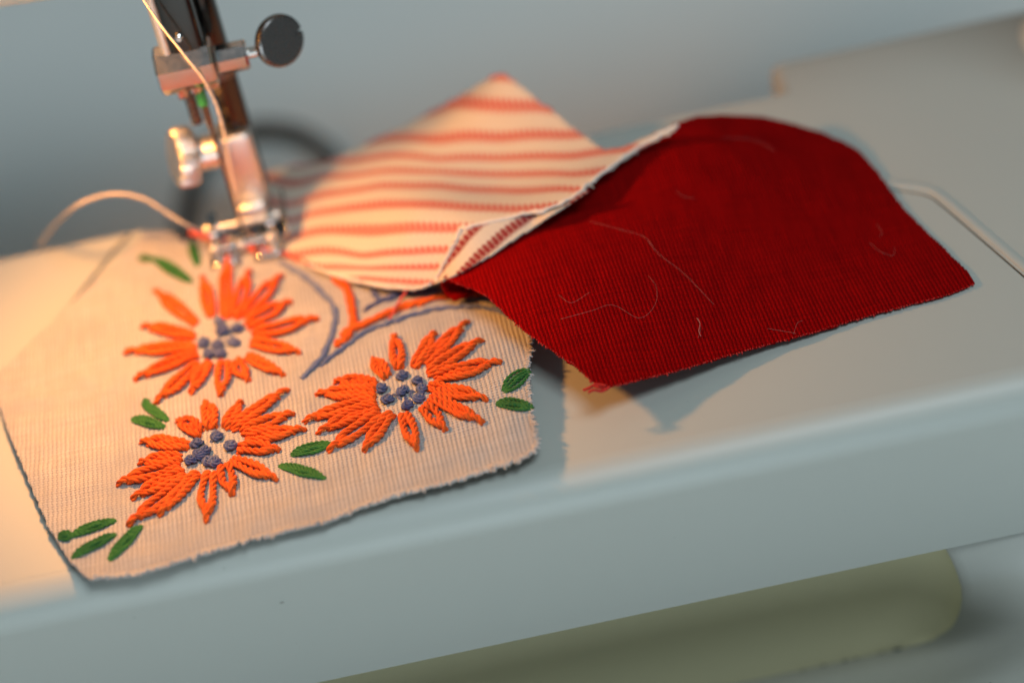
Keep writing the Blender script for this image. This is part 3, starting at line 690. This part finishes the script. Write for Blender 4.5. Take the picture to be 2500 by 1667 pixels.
# --- red cotton
RED = Sheet([(1062, 688, 9.5), (1190, 730, 10.8), (1290, 812, 10.4), (1390, 900, 9.2), (1470, 943, 8.0), (1600, 915, 5.6), (1750, 870, 3.4), (1900, 825, 2.0), (2150, 755, 0.9), (2380, 690, 0.5), (2230, 540, 0.6), (2110, 375, 1.4), (1950, 302, 5.5), (1780, 283, 10.5), (1660, 303, 14.0),
             (1500, 385, 13.0), (1300, 495, 11.5), (1150, 590, 10.5), (1250, 660, 12.0), (1400, 700, 11.6), (1600, 800, 7.0), (1600, 620, 10.0), (1500, 500, 12.0), (1750, 450, 10.5), (1900, 420, 7.2), (1800, 650, 5.2), (2050, 560, 2.4), (2100, 680, 1.2), (1350, 560, 11.6), (1650, 380, 13.0)], 0.45, 0.07)
red_poly = [(1082, 677), (1095, 668), (1120, 640), (1150, 600), (1240, 540), (1360, 470), (1470, 400), (1580, 335), (1655, 300), (1700, 284), (1780, 281), (1850, 284), (1920, 298), (1990, 318), (2060, 345), (2100, 370), (2150, 430), (2200, 500), (2245, 548), (2300, 600), (2350, 650), (2366, 668), (2382, 690),
            (2320, 716), (2200, 748), (2080, 782), (1980, 812), (1880, 838), (1780, 866), (1680, 896), (1560, 926), (1500, 940), (1470, 946), (1440, 925), (1400, 890), (1350, 856), (1290, 814), (1240, 772), (1194, 727), (1165, 710), (1121, 693), (1096, 682)]
rp = cloth_patch('red_patch', RED, red_poly, (0.78, 0.5), 0.24, 4, M_red, thick=0.4, rough_edge=1.2)
tag(rp, 'plain dark red cotton patch lying at the right', 'fabric patch')
# rolled seam fold at its left corner, continuing under the striped edge
c_px = [(1086, 680), (1120, 650), (1160, 596), (1260, 530), (1400, 450)]
V = []; nseg = 18; P = resample([RED.at(x, y, 0) for x, y in c_px], 30); T = np.gradient(P, axis=0); T[:, 2] = 0; T /= np.linalg.norm(T, axis=1)[:, None]
Nn = np.stack([-T[:, 1], T[:, 0], 0 * T[:, 0]], 1)            # points away to the left
for i in range(30):
    r_ = 2.3 - 0.02 * i
    for j in range(nseg):
        if j < 10: a = math.pi * j / 9; off = Nn[i] * r_ * 1.2 * math.sin(a); z_ = -r_ + r_ * math.cos(a)
        else: k = (j - 9); off = T[i] * 1.25 * k - Nn[i] * 0.55 * k; z_ = -2 * r_ + 0.05 * k
        V.append(P[i] + off + np.array([0.8, -0.5, z_ - 0.9]))
Fq = [(i * nseg + j, i * nseg + j + 1, (i + 1) * nseg + j + 1, (i + 1) * nseg + j) for i in range(29) for j in range(nseg - 1)]
uv = [(i * 2.0, j * 2.0) for i in range(30) for j in range(nseg)]
o = mesh('rolled_fold', V, Fq, M_red, rp, uv=uv); sd = o.modifiers.new('thick', 'SOLIDIFY'); sd.thickness = 0.0004
# seam allowance of the striped cloth standing between fold and red cloth
FLP = Sheet([(x, y, STR.at(x, y)[2] - .05) for x, y in ((1130, 552), (1094, 622), (1061, 690), (1165, 549), (1200, 540), (1240, 531), (1280, 522), (1330, 512), (1400, 480), (1440, 450))] + [(1090, 682, 10.4), (1130, 664, 11.0), (1180, 634, 11.8), (1240, 598, 12.2), (1300, 552, 12.4), (1370, 508, 12.9)], 1)
fp = cloth_patch('seam_allowance', FLP, [(1130, 551), (1094, 622), (1061, 690), (1078, 684), (1130, 662), (1190, 628), (1260, 582), (1340, 528), (1440, 462), (1400, 482), (1330, 514), (1240, 532), (1180, 544), (1142, 557)], (.6, .6), .3, 30, M_face, thick=.4,
                 stripe=RBF([(1119, 608), (1072, 662), (1162, 557), (1154, 599), (1105, 655), (1200, 556), (1250, 557), (1290, 530), (1200, 600), (1350, 510)], [.5, .5, .5, 1, 1, 1, 1.5, 1.5, 1.5, 2], 1e-3, 300.), parent=sp)
# frayed corner, edge nap, stray fibres
out = []
for pts in ([(1480, 942, 8.1), (1455, 938, 8.2), (1440, 946, 8.3), (1424, 953, 8.0)], [(1490, 944, 8.2), (1470, 955, 7.9), (1450, 952, 8.4), (1436, 958, 8.1)], [(1475, 950, 7.6), (1462, 946, 8.3), (1448, 941, 8.3)]):
    out.append(tube_data(resample([PZ(*p_) for p_ in pts], 24), .26, 7, 2, 1.0, .25))
ep = resample([(x, y, 0) for x, y in red_poly[22:]], 200)
for i in range(1, 199):
    a = RED.at(*ep[i, :2], -.05); b = a + np.array([rng.normal(0, .22), rng.normal(-.16, .2), rng.normal(-.1, .15)]); out.append(tube_data(np.array([a, (a + b) / 2, b]), [.17, .15, .08], 6))
M_redyarn = yarn('red_edge_yarn', (0.30, 0.008, 0.008), (0.46, 0.02, 0.015), .05)
o = mesh('frayed_edge', *join(out), M_redyarn, rp); o['kind'] = 'stuff'
out = []
zr = lambda x, y: (1000 + x / 1.568, 250 + y / 1.568)
for L in ([(910,530),(960,590),(1040,650),(1110,720),(1165,778)], [(690,460),(800,490),(900,520),(940,570)], [(580,835),(700,800),(780,780),(880,830),(940,780),(945,710),(915,670)], [(1105,830),(1115,870),(1105,905)], [(1790,470),(1808,500),(1800,520)], [(1760,540),(1800,575),(1850,590),(1858,560)], [(1470,890),(1485,850),(1505,840)], [(1370,870),(1440,880),(1480,890)], [(570,740),(620,770),(690,730)], [(1200,140),(1320,150),(1400,190)], [(1020,345),(1050,365),(1090,370)]):
    q = [RED.at(*zr(x, y), .18 + .2 * random.random()) for x, y in L]; out.append(tube_data(resample(q, 26) if len(q) > 2 else resample(q, 8), .020, 5))
q = [RED.at(*zr(x, y), .3) for x, y in ((1100, 830), (1112, 850), (1108, 880), (1116, 900))]; out.append(tube_data(resample(q, 20), .06, 6))
ln = mesh('lint_fibres', *join(out), M_lint); tag(ln, 'fine pale lint fibres stuck to the red patch', 'lint', kind='stuff')
# small pulled thread on the red cloth
# ---------------------------------------------------------------- loose threads
P = resample([PY(330, -30, NY - 6), PY(350, 0, NY - 6), PY(400, 72, NY - 6.6), PY(432, 112, NY - 7.0), PY(462, 150, NY - 7.0), PY(500, 200, NY - 6.0), PY(530, 260, NY - 3.6), PY(548, 330, NY - 3.2), PY(560, 400, NY - 3), PY(580, 500, NY - 2.6), PZ(598, 575, 3.0)], 140)
tag(mesh('needle_thread', *tube_data(P, .24, 8, 2, 1.2, .2), M_thread), 'beige sewing thread running down past the needle clamp to the foot', 'thread')
A = [PZ(95, 603, 0.6), PZ(130, 555, 8), PY(180, 508, 48), PY(235, 482, 48), PY(290, 474, 47), PY(350, 486, 46), PY(410, 522, 45), PY(460, 552, 44), PZ(520, 575, 3.4), PZ(575, 585, 3.2)]
tag(mesh('thread_tail', *tube_data(resample(A, 90), .42, 10, 2, 2.0, .12), M_tail), 'pale thread tail arching over the bed left of the presser foot', 'thread')
q = z8([(1035, 690), (1080, 630), (1160, 545), (1220, 490), (1285, 435)])
P = resample([on(*q[0], .5), on(*q[1], 1.2), on(*q[2], 2.2), on(*q[3], 3.0), PZ(*q[4], 5.6)], 50)
tag(mesh('red_thread_end', *tube_data(P, .24, 8, 2, 1.4, .25), M_pinkthread), 'short red thread end hanging from the seam over the orange stem', 'thread')
